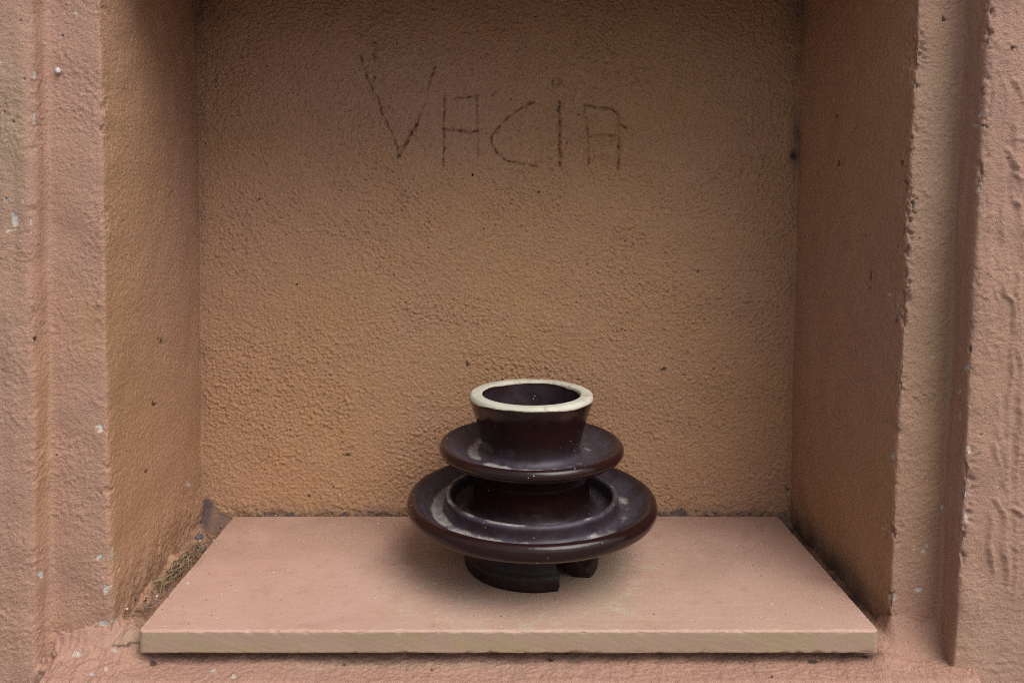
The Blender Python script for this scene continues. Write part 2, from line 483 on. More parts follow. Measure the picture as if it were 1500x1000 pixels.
disp += rev_w * (.00012 * st1 + .00022 * st2 + .00022 * st3 + .0007 * gran * patch + .0006 * gran2 - .0006 * pitn + .0018 * low + .0008 * mid)
out_w = rg[0] + rg[1] + rg[5] + rg[6]
crk = np.maximum(1 - 3.6 * np.abs(pn(wx + .003 * st1, wy + .003 * st2, .0105, 19)), 0)                    # wrinkled paint
wr = sst(.10, .5, pn(SS, ZZ, .05, 64) + .6 * pn(SS, ZZ, .018, 6))
calm = 1 - .55 * rg[6] - .25 * (rg[0] + rg[1]) - .3 * rg[5]
disp += out_w * (calm * patch * (.00030 * st1 + .00042 * st2 + .0014 * gran + .0011 * gran2 - .0010 * pitn) + .00024 * st3 + .0022 * low + .0011 * mid + .0010 * crk * wr * np.clip(.35 + 1.2 * st1, 0, 1.2))
vert = pn(SS, ZZ * .12, .012, 29)
disp += (rg[0] + rg[6]) * .0007 * vert

attrs = {k: np.zeros_like(XX) for k in ('ochre', 'tan', 'dirt_shade', 'groove', 'chip')}
attrs['ochre'] += back_w * .78 + rev_w * .70 + out_w * .12
def blob(u, v, ru, rv, amp, key, mask=1.0):
    attrs[key] += mask * amp * np.exp(-((PU - u) / ru) ** 2 - ((PV - v) / rv) ** 2)
# hue of the paint coats: redder upper left of the niche, ochre lower middle
blob(560, 120, 190, 130, -.50, 'ochre', back_w)
blob(380, 330, 110, 110, -.25, 'ochre', back_w)
blob(820, 420, 260, 200, .12, 'ochre', back_w); blob(460, 700, 160, 70, .08, 'ochre', back_w)
blob(1080, 300, 70, 260, -.15, 'ochre', back_w)
blob(270, 300, 40, 200, -.45, 'ochre', rg[2]); blob(190, 560, 50, 260, .15, 'ochre', rg[2])
blob(1260, 470, 120, 190, -.38, 'ochre', rg[4]); blob(1220, 760, 70, 90, .25, 'ochre', rg[4])
blob(1375, 200, 60, 330, .42, 'tan', rg[5]); blob(1365, 560, 50, 260, .22, 'tan', rg[5]); blob(1370, 300, 60, 400, .25, 'ochre', rg[5])
blob(1370, 640, 40, 200, .30, 'ochre', rg[5])
blob(8, 190, 36, 130, .75, 'tan', rg[0]); blob(15, 500, 20, 160, .18, 'tan', rg[0])
blob(128, 480, 24, 60, .5, 'ochre', rg[1]); blob(62, 640, 12, 200, .55, 'ochre', rg[0] + rg[1])
blob(110, 930, 90, 40, .3, 'ochre', rg[1]); blob(1450, 930, 60, 60, .35, 'tan', rg[6])
attrs['tan'] += rg[6] * .05

# --- the word scratched into the render
strokes = [
 ([(526, 76), (533, 98), (540, 120), (547, 134), (554, 145), (558, 162), (566, 179), (577, 203), (582, 219), (584, 229)], 1.7, .75),
 ([(584, 229), (598, 203), (610, 182)], 3.0, 1.0), ([(610, 182), (623, 148), (630, 119)], 1.6, .5), ([(629, 122), (631, 112), (637, 99)], 2.2, .8),
 ([(547, 61), (551, 68), (548, 84)], 3.4, .85),
 ([(651, 136), (650, 188), (649, 243)], 1.5, .8), ([(666, 144), (683, 142), (698, 140)], 2.0, .9),
 ([(698, 141), (699, 182)], 1.5, .75), ([(699, 182), (700, 236)], 1.4, .6), ([(649, 189), (672, 191), (686, 194), (699, 192)], 2.3, 1.0),
 ([(781, 151), (767, 156), (751, 167), (736, 180), (721, 197), (719, 209), (727, 223), (742, 236), (764, 240), (786, 244)], 1.8, .85),
 ([(771, 153), (781, 150)], 2.6, .9), ([(719, 140), (726, 134)], 2.0, .5),
 ([(812, 128), (809, 121), (813, 114), (819, 114), (820, 121), (816, 127)], 2.0, .65),
 ([(819, 150), (820, 195), (820, 242)], 2.6, .95),
 ([(856, 154), (874, 158), (896, 158), (905, 167), (906, 176), (911, 184), (916, 187)], 2.4, .95),
 ([(855, 157), (861, 192), (863, 240)], 1.7, .7), ([(862, 199), (884, 199), (906, 198)], 2.4, 1.0),
 ([(905, 170), (907, 209), (906, 248)], 2.2, .85)]
b0, b1 = bounds[3][1], bounds[3][2]
zi = (z_all > -.02) & (z_all < .26)
sub = np.ix_(np.where(zi)[0], np.arange(b0, b1))
pu = PU[sub] + 1.5 * pn(SS[sub], ZZ[sub], .009, 91) ; pv = PV[sub] + 1.5 * pn(SS[sub], ZZ[sub], .009, 95)
jit = (.50 + .60 * sst(-.35, .35, pn(SS[sub], ZZ[sub], .009, 14))) * (.78 + .45 * sst(-.3, .25, pn(SS[sub], ZZ[sub], .0030, 16)))
dep = np.zeros_like(pu); grv = np.zeros_like(pu)
for pts, w, s in strokes:
    d = seg_dist(pu, pv, pts)
    core = np.exp(-(d / (w * .95)) ** 2) * s * jit
    rim = np.exp(-((d - w * 2.6) / (w * 1.0)) ** 2) * s * .30
    dep = np.minimum(dep, -core * .0042) ; dep += np.where(d > w * 1.3, rim * .0022, 0)
    grv = np.maximum(grv, np.exp(-(d / (w * .60)) ** 2) * s * jit * .66)
disp[sub] += dep; attrs['groove'][sub] = np.clip(grv, 0, .8)

# --- runs and trowel ridges on the right pilaster, wrinkles
def raise_stroke(pts, w, h, mask):
    global disp
    d = seg_dist(PU + 4.5 * pn(SS, ZZ, .030, 81) + 1.6 * st1 + .8 * st2, PV + 6 * pn(SS, ZZ, .02, 83), pts)
    disp += mask * h * .62 * np.exp(-(d / w) ** 2) * np.clip(.8 + .9 * pn(SS, ZZ, .020, 85) + .2 * st2, .1, 1.5)
m6 = rg[6]
for pts, w, h in [([(1489, 185), (1492, 300)], 6, .0030), ([(1484, 250), (1499, 262), (1496, 300), (1482, 296), (1484, 250)], 3.2, .0022),
                  ([(1479, 205), (1499, 203)], 3.5, .0026), ([(1477, 222), (1490, 240)], 4, .0022), ([(1484, 120), (1499, 150)], 4, .0016),
                  ([(1478, 400), (1474, 428), (1487, 440), (1490, 520)], 3.2, .0026), ([(1460, 420), (1462, 436)], 3, .0016),
                  ([(1463, 585), (1468, 610), (1462, 640)], 4, .0022), ([(1480, 560), (1476, 700)], 2.6, .0018),
                  ([(1458, 650), (1471, 705), (1479, 712)], 3.5, .0030), ([(1470, 650), (1477, 700)], 3, .0022),
                  ([(1452, 755), (1453, 850)], 3.0, .0030), ([(1459, 730), (1470, 760), (1472, 800), (1476, 872)], 3.2, .0030),
                  ([(1486, 745), (1499, 752)], 3, .0026), ([(1488, 760), (1486, 880)], 2.2, .0018), ([(1497, 300), (1499, 380)], 4, .002),
                  ([(1494, 400), (1497, 640)], 3, .0022), ([(1484, 470), (1481, 560)], 2.6, .0020), ([(1467, 300), (1470, 350)], 3, .0014), ([(1493, 600), (1491, 735)], 2.8, .0022), ([(1470, 120), (1474, 180)], 3, .0012), ([(1440, 880), (1430, 930)], 4, .0018)]:
    raise_stroke(pts, w, h, m6)
    raise_stroke([(x - 7, y + 3) for x, y in pts], w * 1.2, -h * .35, m6)
# crumbled arrises
arr_cols = [bounds[2][1], bounds[4][2]]
for j, amp, hw in ((arr_cols[0], .0016, 9), (arr_cols[1], .0052, 8), (bounds[0][2] - 22, .0008, 10), (bounds[6][1] + 34, .0030, 7)):
    wcol = np.exp(-((np.arange(XX.shape[1]) - j) / hw) ** 2)[None, :]
    bite = np.maximum(fbm(SS + j, ZZ, .011, 4, j % 7) - .10, 0) + .5 * np.maximum(pn(SS * .2 + j, ZZ, .09, 2), 0)
    clus = sst(-.25, .5, pn(SS * .2 + j, ZZ, .06, 22 + j % 5)) * 1.5 + .15
    disp -= wcol * amp * (bite * clus * 1.5 + .9 * np.maximum(fbm(SS * .5 + j, ZZ, .034, 3, j % 9) - .35, 0))
# a bigger bite out of the right arris near the top
blob_b = np.exp(-((PU - 1340) / 16) ** 2 - ((PV - 75) / 30) ** 2); disp -= blob_b * .006 * (.6 + .6 * st2)
blob_b = np.exp(-((PU - 1330) / 12) ** 2 - ((PV - 285) / 24) ** 2); disp -= blob_b * .004 * (.6 + .6 * st2)

# --- dirt in the upright inner corners and along the bottom; darker top corners
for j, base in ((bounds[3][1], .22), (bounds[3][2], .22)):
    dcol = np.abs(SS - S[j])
    attrs['dirt_shade'] += base * np.exp(-(dcol / .008) ** 2) * (1 + pn(SS * .5, ZZ, .03, 77))
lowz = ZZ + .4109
attrs['dirt_shade'] += back_w * .55 * np.exp(-np.maximum(lowz - .002, 0) / .008) * (.8 + .6 * mid)
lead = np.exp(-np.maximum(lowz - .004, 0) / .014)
attrs['dirt_shade'] += rg[4] * .80 * np.exp(-(np.maximum(lowz + .006 + .004 * pn(SS, ZZ, .03, 51), 0) / .019) ** 2) * (.25 + .75 * sst(.80, .90, YY))
attrs['dirt_shade'] += rg[2] * .30 * lead * (.6 + mid)
disp += back_w * lead * (.0012 * st1 + .0016 * np.maximum(mid, 0) + .002)
disp += rg[2] * np.exp(-(np.maximum(lowz, 0) / .045) ** 2) * (.0016 * mid + .0010 * st1 + .0008 * crk + .0012)
blob(303, 5, 26, 50, .55, 'dirt_shade', back_w + rg[2])  # darker patch in the top left corner
blob(1166, 205, 7, 32, .8, 'dirt_shade'); blob(1162, 228, 6, 8, 1.0, 'groove')
blob(1168, 20, 18, 60, .5, 'dirt_shade')  # darker patch in the top right corner

# --- places where the paint is off: pale bluish plaster, and pits
chips = [(22, 326, 7, 9, 1), (3, 92, 3, 3, 1), (49, 112, 2, 5, .8), (49, 170, 2, 5, .6), (9, 205, 3, 2, .7), (66, 62, 3, 3, .6), (110, 18, 3, 2, .8),
         (120, 137, 3, 4, .5), (148, 628, 4, 4, 1), (118, 950, 16, 7, .7), (152, 914, 9, 5, .65), (66, 965, 3, 9, .6), (155, 862, 4, 5, .9),
         (62, 842, 3, 6, .9), (146, 814, 4, 3, .9), (168, 910, 4, 5, .8), (97, 932, 6, 9, .5), (275, 708, 3, 6, .7), (164, 810, 3, 14, .45),
         (1437, 168, 3, 3, .9), (1432, 184, 5, 2, .8), (1417, 538, 3, 4, .9), (1434, 275, 2, 4, .7), (1415, 725, 3, 4, 1), (1380, 741, 4, 4, 1),
         (1405, 573, 3, 4, .7), (1404, 610, 2, 8, .6), (1420, 655, 3, 6, .8), (1352, 807, 4, 4, .8), (1345, 863, 6, 3, 1), (1310, 876, 4, 5, .7),
         (1309, 668, 3, 4, .9), (1300, 431, 2.4, 2.4, 1), (1190, 317, 1.6, 1.6, 1), (1296, 775, 2, 3, .6), (1186, 866, 2, 2, .7), (1368, 522, 3, 2, .5),
         (1340, 804, 2, 3, .6), (1415, 760, 3, 7, .5), (1033, 708, 2.4, 2.4, 1), (1306, 2, 2, 2, 1)]
en = 1 + .75 * pn(SS, ZZ, .008, 43) + .55 * pn(SS, ZZ, .0032, 47)
for u, v, ru, rv, a in chips:
    q = np.hypot((PU - u) / ru / .78, (PV - v) / rv / .78) * en
    m = sst(1.25, .85, q)
    attrs['chip'] = np.maximum(attrs['chip'], a * m); disp -= m * .0007
pits = [(1228, 239, 4, 5), (1273, 406, 3, 6), (1310, 470, 3, 3), (316, 118, 3, 3), (685, 535, 4, 3), (237, 501, 3, 5), (228, 592, 3, 3), (972, 541, 4, 3),
        (510, 666, 3, 3), (453, 726, 3, 3), (1420, 513, 4, 4), (1439, 184, 4, 3), (52, 495, 4, 3), (37, 116, 3, 3), (8, 164, 3, 3), (214, 690, 3, 4),
        (118, 932, 4, 4), (1321, 238, 4, 5), (1326, 268, 4, 5), (1338, 302, 3, 8), (1483, 70, 4, 3), (1383, 29, 3, 3), (1225, 170, 3, 3), (306, 745, 8, 8), (1154, 717, 4, 4)]
for u, v, ru, rv in pits:
    q = np.hypot((PU - u) / ru / .72, (PV - v) / rv / .72) * en
    m = sst(1.3, .5, q); disp -= m * .0022
    attrs['groove'] = np.maximum(attrs['groove'], .75 * m)
for k in attrs: attrs[k] = np.clip(attrs[k], 0, 1)

fade = np.ones(XX.shape[1]); fade[:1] = 0; fade[-1:] = 0
disp = disp * fade[None, :]
PX = XX + NX * disp; PY = YY + NY * disp
PP = np.stack([PX, PY, ZZ], -1)
labels = ['rough outer pier left of the niche, pale patch near its top', None, 'lighter left cheek of the niche', 'back of the niche with the scratched word VACIA',
          'shaded right cheek of the niche', 'pale tan strip along the right edge of the niche', 'outer pier right of the niche with dripped plaster ridges']
for i, (nm, a, b) in enumerate(bounds):
    b2 = min(b + 1, XX.shape[1])
    rows = slice(0, nz) if i in (0, 1, 5, 6) else slice(int(np.searchsorted(z_all, Z_BOT)), int(np.searchsorted(z_all, .2765)))
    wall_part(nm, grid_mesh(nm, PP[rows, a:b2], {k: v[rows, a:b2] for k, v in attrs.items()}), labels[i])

# --- sill: mortar bed under the slab, ledge in front of it, face below
xs = np.arange(-.446, .4715, .0013)
ys = np.concatenate([np.linspace(1.045, .80, 130, endpoint=False), np.linspace(.80, .728, 66)])
SX, SY = np.meshgrid(xs, ys)
hz = np.full_like(SX, 0.0)
hz += -.4350 - .0095 * sst(.788, .756, SY)                    # bed, then the lower ledge
lgap = sst(-.338, -.384, SX)
hz += lgap * (.0135 + .004 * pn(SX, SY, .045, 3) + .003 * np.maximum(pn(SX, SY, .018, 8), -.3)) * sst(.755, .790, SY)
rgap = sst(.366, .386, SX)
hz += rgap * (.007 + .004 * pn(SX, SY, .03, 4)) * sst(.760, .785, SY)
hz += .026 * np.exp(-np.maximum(1.031 - SY, 0) / .006) * (1 + .4 * pn(SX, SY, .02, 5)) * sst(1.0, 1.02, SY)
rub = fbm(SX, SY, .014, 4, 6)
hz += (.0006 + .0022 * lgap) * rub + .0026 * pn(SX, SY, .09, 12)
hz += lgap * (.0016 * np.maximum(pn(SX, SY, .0075, 22), 0) + .0009 * pn(SX, SY, .0036, 25)) * 1.3
hz += .0007 * pn(SX, SY, .004, 15) + .0010 * np.maximum(pn(SX, SY, .007, 18), 0) * sst(.76, .735, SY)
jR = np.where(SX > 0, Y_JR, Y_JL) - SY
side = sst(.382, .392, SX) + sst(-.372, -.386, SX)
hz += side * (.016 * np.exp(-np.maximum(jR, 0) / .007)) * (jR > -.02) * (1 + .5 * pn(SX, SY, .03, 61))
hz += .010 * (np.exp(-np.abs(SX + .437) / .006) + np.exp(-np.abs(SX - .452) / .006)) * sst(.735, .75, SY)
def bump_at(u, v, z, ru, h):
    Y = z * F / (V0 - v); X = xw(u, Y)
    return h * np.exp(-((SX - X) ** 2 + (SY - Y) ** 2) / ru ** 2)
hz += bump_at(180, 935, -.425, .020, .008) + bump_at(198, 925, -.425, .012, .006) + bump_at(1300, 948, -.43, .014, .007) + bump_at(110, 960, -.432, .02, .004)
hz += (bump_at(300, 775, -.412, .012, .006) + bump_at(255, 815, -.415, .014, .005) + bump_at(222, 860, -.418, .012, .004)) * (1 + .5 * rub)
# the crevice where the ledge meets the piers
SYm = SY + .026 * (sst(.440, .456, SX + .006 * pn(SY, SX, .012, 3)) + sst(-.424, -.438, SX + .006 * pn(SY, SX, .012, 7))) * sst(.775, .742, SY)
PS = np.stack([SX, SYm, hz], -1)
# front face turning down
zt = hz[-1]
front = []
for a in np.linspace(10, 90, 9):
    front.append(np.stack([xs, SYm[-1] - .009 * math.sin(R(a)), zt - .009 * (1 - math.cos(R(a)))], -1))
for dz in (.02, .05, .12, .3, .7):
    front.append(np.stack([xs, SYm[-1] - .009, zt - .009 - dz], -1))
front.append(np.stack([xs, SYm[-1] - .009, np.full_like(xs, -1.5)], -1))
PS = np.concatenate([PS, np.array(front)], 0)
SX2, SY2 = PS[..., 0], PS[..., 1]
su, sv = U0 + F * SX2 / SY2, V0 - F * PS[..., 2] / SY2
sa = {k: np.zeros(SX2.shape) for k in attrs}
sa['ochre'] += .12 + .55 * sst(.775, .80, SY2)
inner = sst(.752, .764, SY2 + .006 * pn(SX2, SY2, .02, 31))  # brown dirt plus the slab's shadow, painted on the ledge beneath it
sa['dirt_shade'] += inner * .62 * (SX2 > -.350) * (SX2 < .37) + .40 * sst(-.3, .5, pn(SX2, SY2, .02, 36)) * sst(.775, .79, SY2)
sa['dirt_shade'] += .75 * sst(.366, .386, SX2) * sst(.79, .82, SY2) + .5 * sst(1.005, 1.02, SY2) + .28 * sst(-.338, -.350, SX2) * (1 + pn(SX2, SY2, .018, 66)) * sst(.90, .97, SY2)
sa['tan'] += .5 * np.exp(-((su - 185) / 25) ** 2 - ((sv - 935) / 14) ** 2) + .5 * np.exp(-((su - 600) / 160) ** 2 - ((sv - 972) / 9) ** 2) + .3 * np.exp(-((su - 450) / 60) ** 2 - ((sv - 965) / 10) ** 2)
en2 = 1 + .6 * pn(SX2, SY2, .006, 4)
for u, v, ru, rv in [(135, 987, 3, 3), (156, 980, 2, 2), (313, 982, 4, 3), (342, 990, 3, 3), (166, 951, 3, 2), (112, 958, 6, 3)]:
    sa['chip'] = np.maximum(sa['chip'], .7 * sst(1.25, .85, np.hypot((su - u) / ru, (sv - v) / rv) * en2))
for u, v, ru, rv in [(225, 970, 5, 6), (178, 945, 14, 2), (196, 941, 8, 2), (505, 973, 3, 2), (632, 980, 2, 2), (805, 966, 3, 3), (1130, 991, 2, 3), (1268, 961, 6, 2), (1190, 969, 6, 3), (62, 985, 6, 3)]:
    sa['groove'] = np.maximum(sa['groove'], .8 * sst(1.3, .6, np.hypot((su - u) / ru, (sv - v) / rv) * en2))
for k in sa: sa[k] = np.clip(sa[k], 0, 1)
wall_part('sill', grid_mesh('sill', PS, sa, flip=False), 'rough mortar ledge under the slab')

# --- lintel: the niche ceiling and the face above it
lx = np.arange(-.402, .424, .004)
prof = [(1.045, Z_CEIL + .002)] + [(y, Z_CEIL) for y in np.arange(1.03, .785, -.004)] + [(.7765, Z_CEIL + .004), (.775, Z_CEIL + .010)] + [(.775, z) for z in (.30, .32, .36, .42, .55, .8, 1.3)]
LP = np.array([[(x, y, z) for x in lx] for y, z in prof])
LP[..., 2] += .0015 * pn(LP[..., 0], LP[..., 1], .02, 3) * (LP[..., 2] < .29)
la = {k: np.zeros(LP.shape[:2]) for k in attrs}; la['ochre'] += .6
wall_part('lintel', grid_mesh('lintel', LP, la, flip=False))

# --- solid masonry behind
bm = bmesh.new()
for (x0, x1, y0, y1, z0, z1) in [(-1.8, 1.8, 1.08, 1.3, -1.5, 1.3), (-1.8, 1.8, .72, 1.31, 1.301, 1.36)]:
    r = bmesh.ops.create_cube(bm, size=1)
    for v in r['verts']:
        v.co = Vector(((x0 + x1) / 2 + v.co.x * (x1 - x0), (y0 + y1) / 2 + v.co.y * (y1 - y0), (z0 + z1) / 2 + v.co.z * (z1 - z0)))
me = bpy.data.meshes.new('masonry'); bm.to_mesh(me); bm.free()
o = link('masonry', me, wall, [M_CORE]); o.location = -WP

# ------------------------------------------------------------------ slab
def rounded_slab():
    hx, hy, t = (SL_X1 - SL_X0) / 2, (SL_Y1 - SL_Y0) / 2, SL_T
    r = .0022
    def samples(h, n): return np.unique(np.concatenate([np.linspace(-h, h, n), np.linspace(-h, -h + r, 5), np.linspace(h - r, h, 5)]))
    ax, ay, az = samples(hx, 420), samples(hy, 150), samples(t / 2, 16)
    bm = bmesh.new()
    for axis in range(3):
        for sgn in (-1, 1):
            A, B = [(ay, az), (ax, az), (ax, ay)][axis]
            ga, gb = np.meshgrid(A, B)
            P = np.zeros(ga.shape + (3,))
            o = [(1, 2), (0, 2), (0, 1)][axis]
            P[..., o[0]] = ga; P[..., o[1]] = gb; P[..., axis] = sgn * [hx, hy, t / 2][axis]
            lim = np.array([hx - r, hy - r, t / 2 - r])
            lim2 = lim.copy()
            Q = np.clip(P, -lim2, lim2); D = P - Q
            N = D / (np.linalg.norm(D, axis=-1, keepdims=True) + 1e-12)
            V = Q + N * r
            # plan corners worn round
            x, y, z = V[..., 0], V[..., 1], V[..., 2]
            cd = np.hypot(np.maximum(np.abs(x) - (hx - .006), 0), np.maximum(np.abs(y) - (hy - .006), 0))
            over = np.maximum(cd - .006, 0) / (cd + 1e-9)
            V[..., 0] -= np.sign(x) * np.maximum(np.abs(x) - (hx - .006), 0) * over
            V[..., 1] -= np.sign(y) * np.maximum(np.abs(y) - (hy - .006), 0) * over
            # edges nibbled, faces slightly uneven
            wob = .00035 * pn(x + z, y + 2 * z, .05, 3) + .00012 * pn(x + 3 * z, y + z, .008, 5)
            e = np.exp(-((np.abs(np.abs(z) - t / 2)) / .0022) ** 2) * (np.maximum(np.abs(y) / hy, np.abs(x) / hx) > .985)
            nib = np.maximum(fbm(x + y * 2, z * 2, .012, 4, 9) - .15, 0) * .0026 + np.maximum(pn(x, y + z, .09, 4) - .42, 0) * .004
            V += N * (wob - e * nib)[..., None]
            idx = [[bm.verts.new(V[i, j]) for j in range(V.shape[1])] for i in range(V.shape[0])]
            fl = (sgn > 0) != (axis == 1)
            for i in range(V.shape[0] - 1):
                for j in range(V.shape[1] - 1):
                    f = [idx[i][j], idx[i][j + 1], idx[i + 1][j + 1], idx[i + 1][j]]
                    bm.faces.new(f if fl else f[::-1]).smooth = True
    bmesh.ops.remove_doubles(bm, verts=bm.verts, dist=1e-6)
    for v in bm.verts: v.co.z -= t / 2
    me = bpy.data.meshes.new('shelf_slab'); bm.to_mesh(me); bm.free()
    return me
slab = link('shelf_slab', rounded_slab(), None, [M_SLAB])
slab.location = (SLX, SLY, INS_Z)
tag(slab, 'pink painted stone slab with ochre front edge forming the floor of the niche', 'shelf')

# ------------------------------------------------------------------ insulator
ins = empty('ceramic_insulator', (INS_X, INS_Y, INS_Z))
tag(ins, 'dark brown glazed ceramic insulator with two skirts and chipped foot standing on the slab', 'insulator')

def dense(pts, sub=7):
    """Catmull-Rom through (r, h, dust, crust, bare); a point repeated makes a crease"""
    out = []
    P = [np.array(p, float) for p in pts]
    for i in range(len(P) - 1):
        p0, p1, p2, p3 = P[max(i - 1, 0)], P[i], P[i + 1], P[min(i + 2, len(P) - 1)]
        if np.allclose(p1[:2], p2[:2]): continue
        for j in range(sub):
            t = j / sub
            q = .5 * ((2 * p1) + (p2 - p0) * t + (2 * p0 - 5 * p1 + 4 * p2 - p3) * t * t + (3 * p1 - p0 - 3 * p2 + p3) * t ** 3)
            out.append(q)
    out.append(P[-1])
    return np.array(out)
def r0s(name): return 3.1 if name == 'upper_skirt' else 0.0
def revolve(name, pts, seg=160, sub=7, a0=None, a1=None, wob=.00045):
    D = dense(pts, sub)
    full = a0 is None
    th = np.linspace(0, 2 * math.pi, seg + 1) if full else np.linspace(a0, a1, seg + 1)
    r = np.maximum(D[:, 0:1], 0); h = D[:, 1:2]
    thm = th[None, :]
    cx, sy = np.cos(thm), np.sin(thm)
    w = wob * (perlin(cx * 1.6 + 9 + h * 14, sy * 1.6 + 5 + h * 9) + .5 * perlin(cx * 4 + 3 + h * 30, sy * 4 + 1)) * 1.6
    rr = r + w * np.minimum(r / .03, 1)
    X = rr * cx; Y = rr * sy; H = np.broadcast_to(h + w * .5, X.shape)
    at = {k: np.broadcast_to(np.clip(D[:, i:i + 1], 0, 1), X.shape) for k, i in (('dust', 2), ('crust', 3), ('bare', 4))}
    fa = .80 - .16 * cx + .7 * perlin(cx * 1.7 + 4.2, sy * 1.7 + 8.8 + r0s(name)) + .5 * perlin(cx * 6 + 1.2, sy * 6 + 2.8)
    at['crust'] = at['crust'] * np.clip(fa, .42, 1.1)
    me = grid_mesh(name, np.stack([X, Y, H], -1), at, flip=False)
    if full:
        bm = bmesh.new(); bm.from_mesh(me); bmesh.ops.remove_doubles(bm, verts=bm.verts, dist=1e-6); bm.to_mesh(me); bm.free()
        for p in me.polygons: p.use_smooth = True
    return me
def ins_part(name, me, label=None):
    o = link(name, me, ins, [M_FOOT if name == 'foot' else M_GLAZE])
    if label: o['label'] = label
    return o

# lower skirt: underside, rolled lip, dish
low_sk = [(.050, .050, 0, 0, 0), (.066, .050, 0, 0, 0), (.078, .0555, 0, 0, 0), (.100, .0562, 0, 0, 0), (.122, .0570, 0, 0, 0), (.132, .0578, 0, 0, 0), (.1387, .0612, 0, 0, 0), (.1412, .0675, 0, 0, 0),
          (.1402, .0740, 0, 0, 0), (.1365, .0775, .02, 0, 0), (.1318, .0768, .30, 0, 0), (.1255, .0715, .8, .0, 0), (.1180, .0662, 1, .10, 0), (.1100, .0632, 1, .84, 0), (.1015, .0630, 1, .70, 0)]
ring = [(.1015, .0630, 1, .70, 0), (.0998, .0660, .6, .35, 0), (.0988, .0705, .35, .0, 0), (.0982, .0760, .5, .1, 0), (.0968, .0787, 1.5, .58, 0), (.0940, .0794, 1.5, .60, 0), (.0915, .0778, .9, .25, 0), (.0902, .0725, .7, 0, 0), (.0890, .0660, .7, .1, 0), (.0850, .0625, 1, .4, 0)]
shank = [(.0850, .0625, 1, .4, 0), (.0790, .0622, .9, .45, 0), (.0725, .0645, .5, .1, 0), (.0680, .0710, .2, 0, 0), (.0655, .0820, .0, 0, 0), (.0655, .0930, 0, 0, 0), (.0690, .1030, 0, 0, 0), (.0770, .1120, 0, 0, 0)]
up_sk = [(.0770, .1120, 0, 0, 0), (.0860, .1176, 0, 0, 0), (.0935, .1206, 0, 0, 0), (.1000, .1232, 0, 0, 0), (.1038, .1270, 0, 0, 0), (.1046, .1318, 0, 0, 0), (.1024, .1358, .02, 0, 0),
         (.0985, .1368, .25, 0, 0), (.0930, .1335, .7, 0, 0), (.0840, .1288, 1, .02, 0), (.0740, .1258, 1, .42, 0), (.0660, .1250, 1, .84, 0), (.0600, .1258, 1, .45, 0)]
neck = [(.0600, .1258, 1, .45, 0), (.0572, .1285, .8, 0, 0), (.0560, .1340, .35, 0, 0), (.0584, .1450, .05, 0, 0), (.0617, .1570, 0, 0, 0), (.0652, .1690, 0, 0, 0), (.0684, .1790, 0, 0, .03), (.0702, .1850, 0, 0, .28), (.0702, .1885, 0, 0, .62), (.0688, .1910, 0, 0, .95)]
rim = [(.0688, .1910, 0, 0, .95), (.0670, .1920, 0, 0, 1), (.0620, .1922, 0, 0, 1), (.0580, .1920, 0, 0, 1), (.0562, .1908, 0, 0, .82), (.0556, .1885, 0, 0, .40)]
bowl = [(.0556, .1885, 0, 0, .40), (.0550, .1840, .25, 0, .05), (.0530, .1700, .35, 0, 0), (.0490, .1500, .5, 0, 0), (.0420, .1340, .8, 0, 0), (.0280, .1240, 1, .3, 0), (.0120, .1215, 1, .4, 0), (0, .1212, 1, .4, 0)]
ins_part('lower_skirt', revolve('lower_skirt', low_sk), 'wide lower skirt with dusty dish')
ins_part('collar_ring', revolve('collar_ring', ring))
ins_part('shank', revolve('shank', shank))
ins_part('upper_skirt', revolve('upper_skirt', up_sk), 'smaller upper skirt')
ins_part('neck', revolve('neck', neck))
ins_part('rim', revolve('rim', rim), 'white unglazed rim stained with rust')
ins_part('bowl', revolve('bowl', bowl))
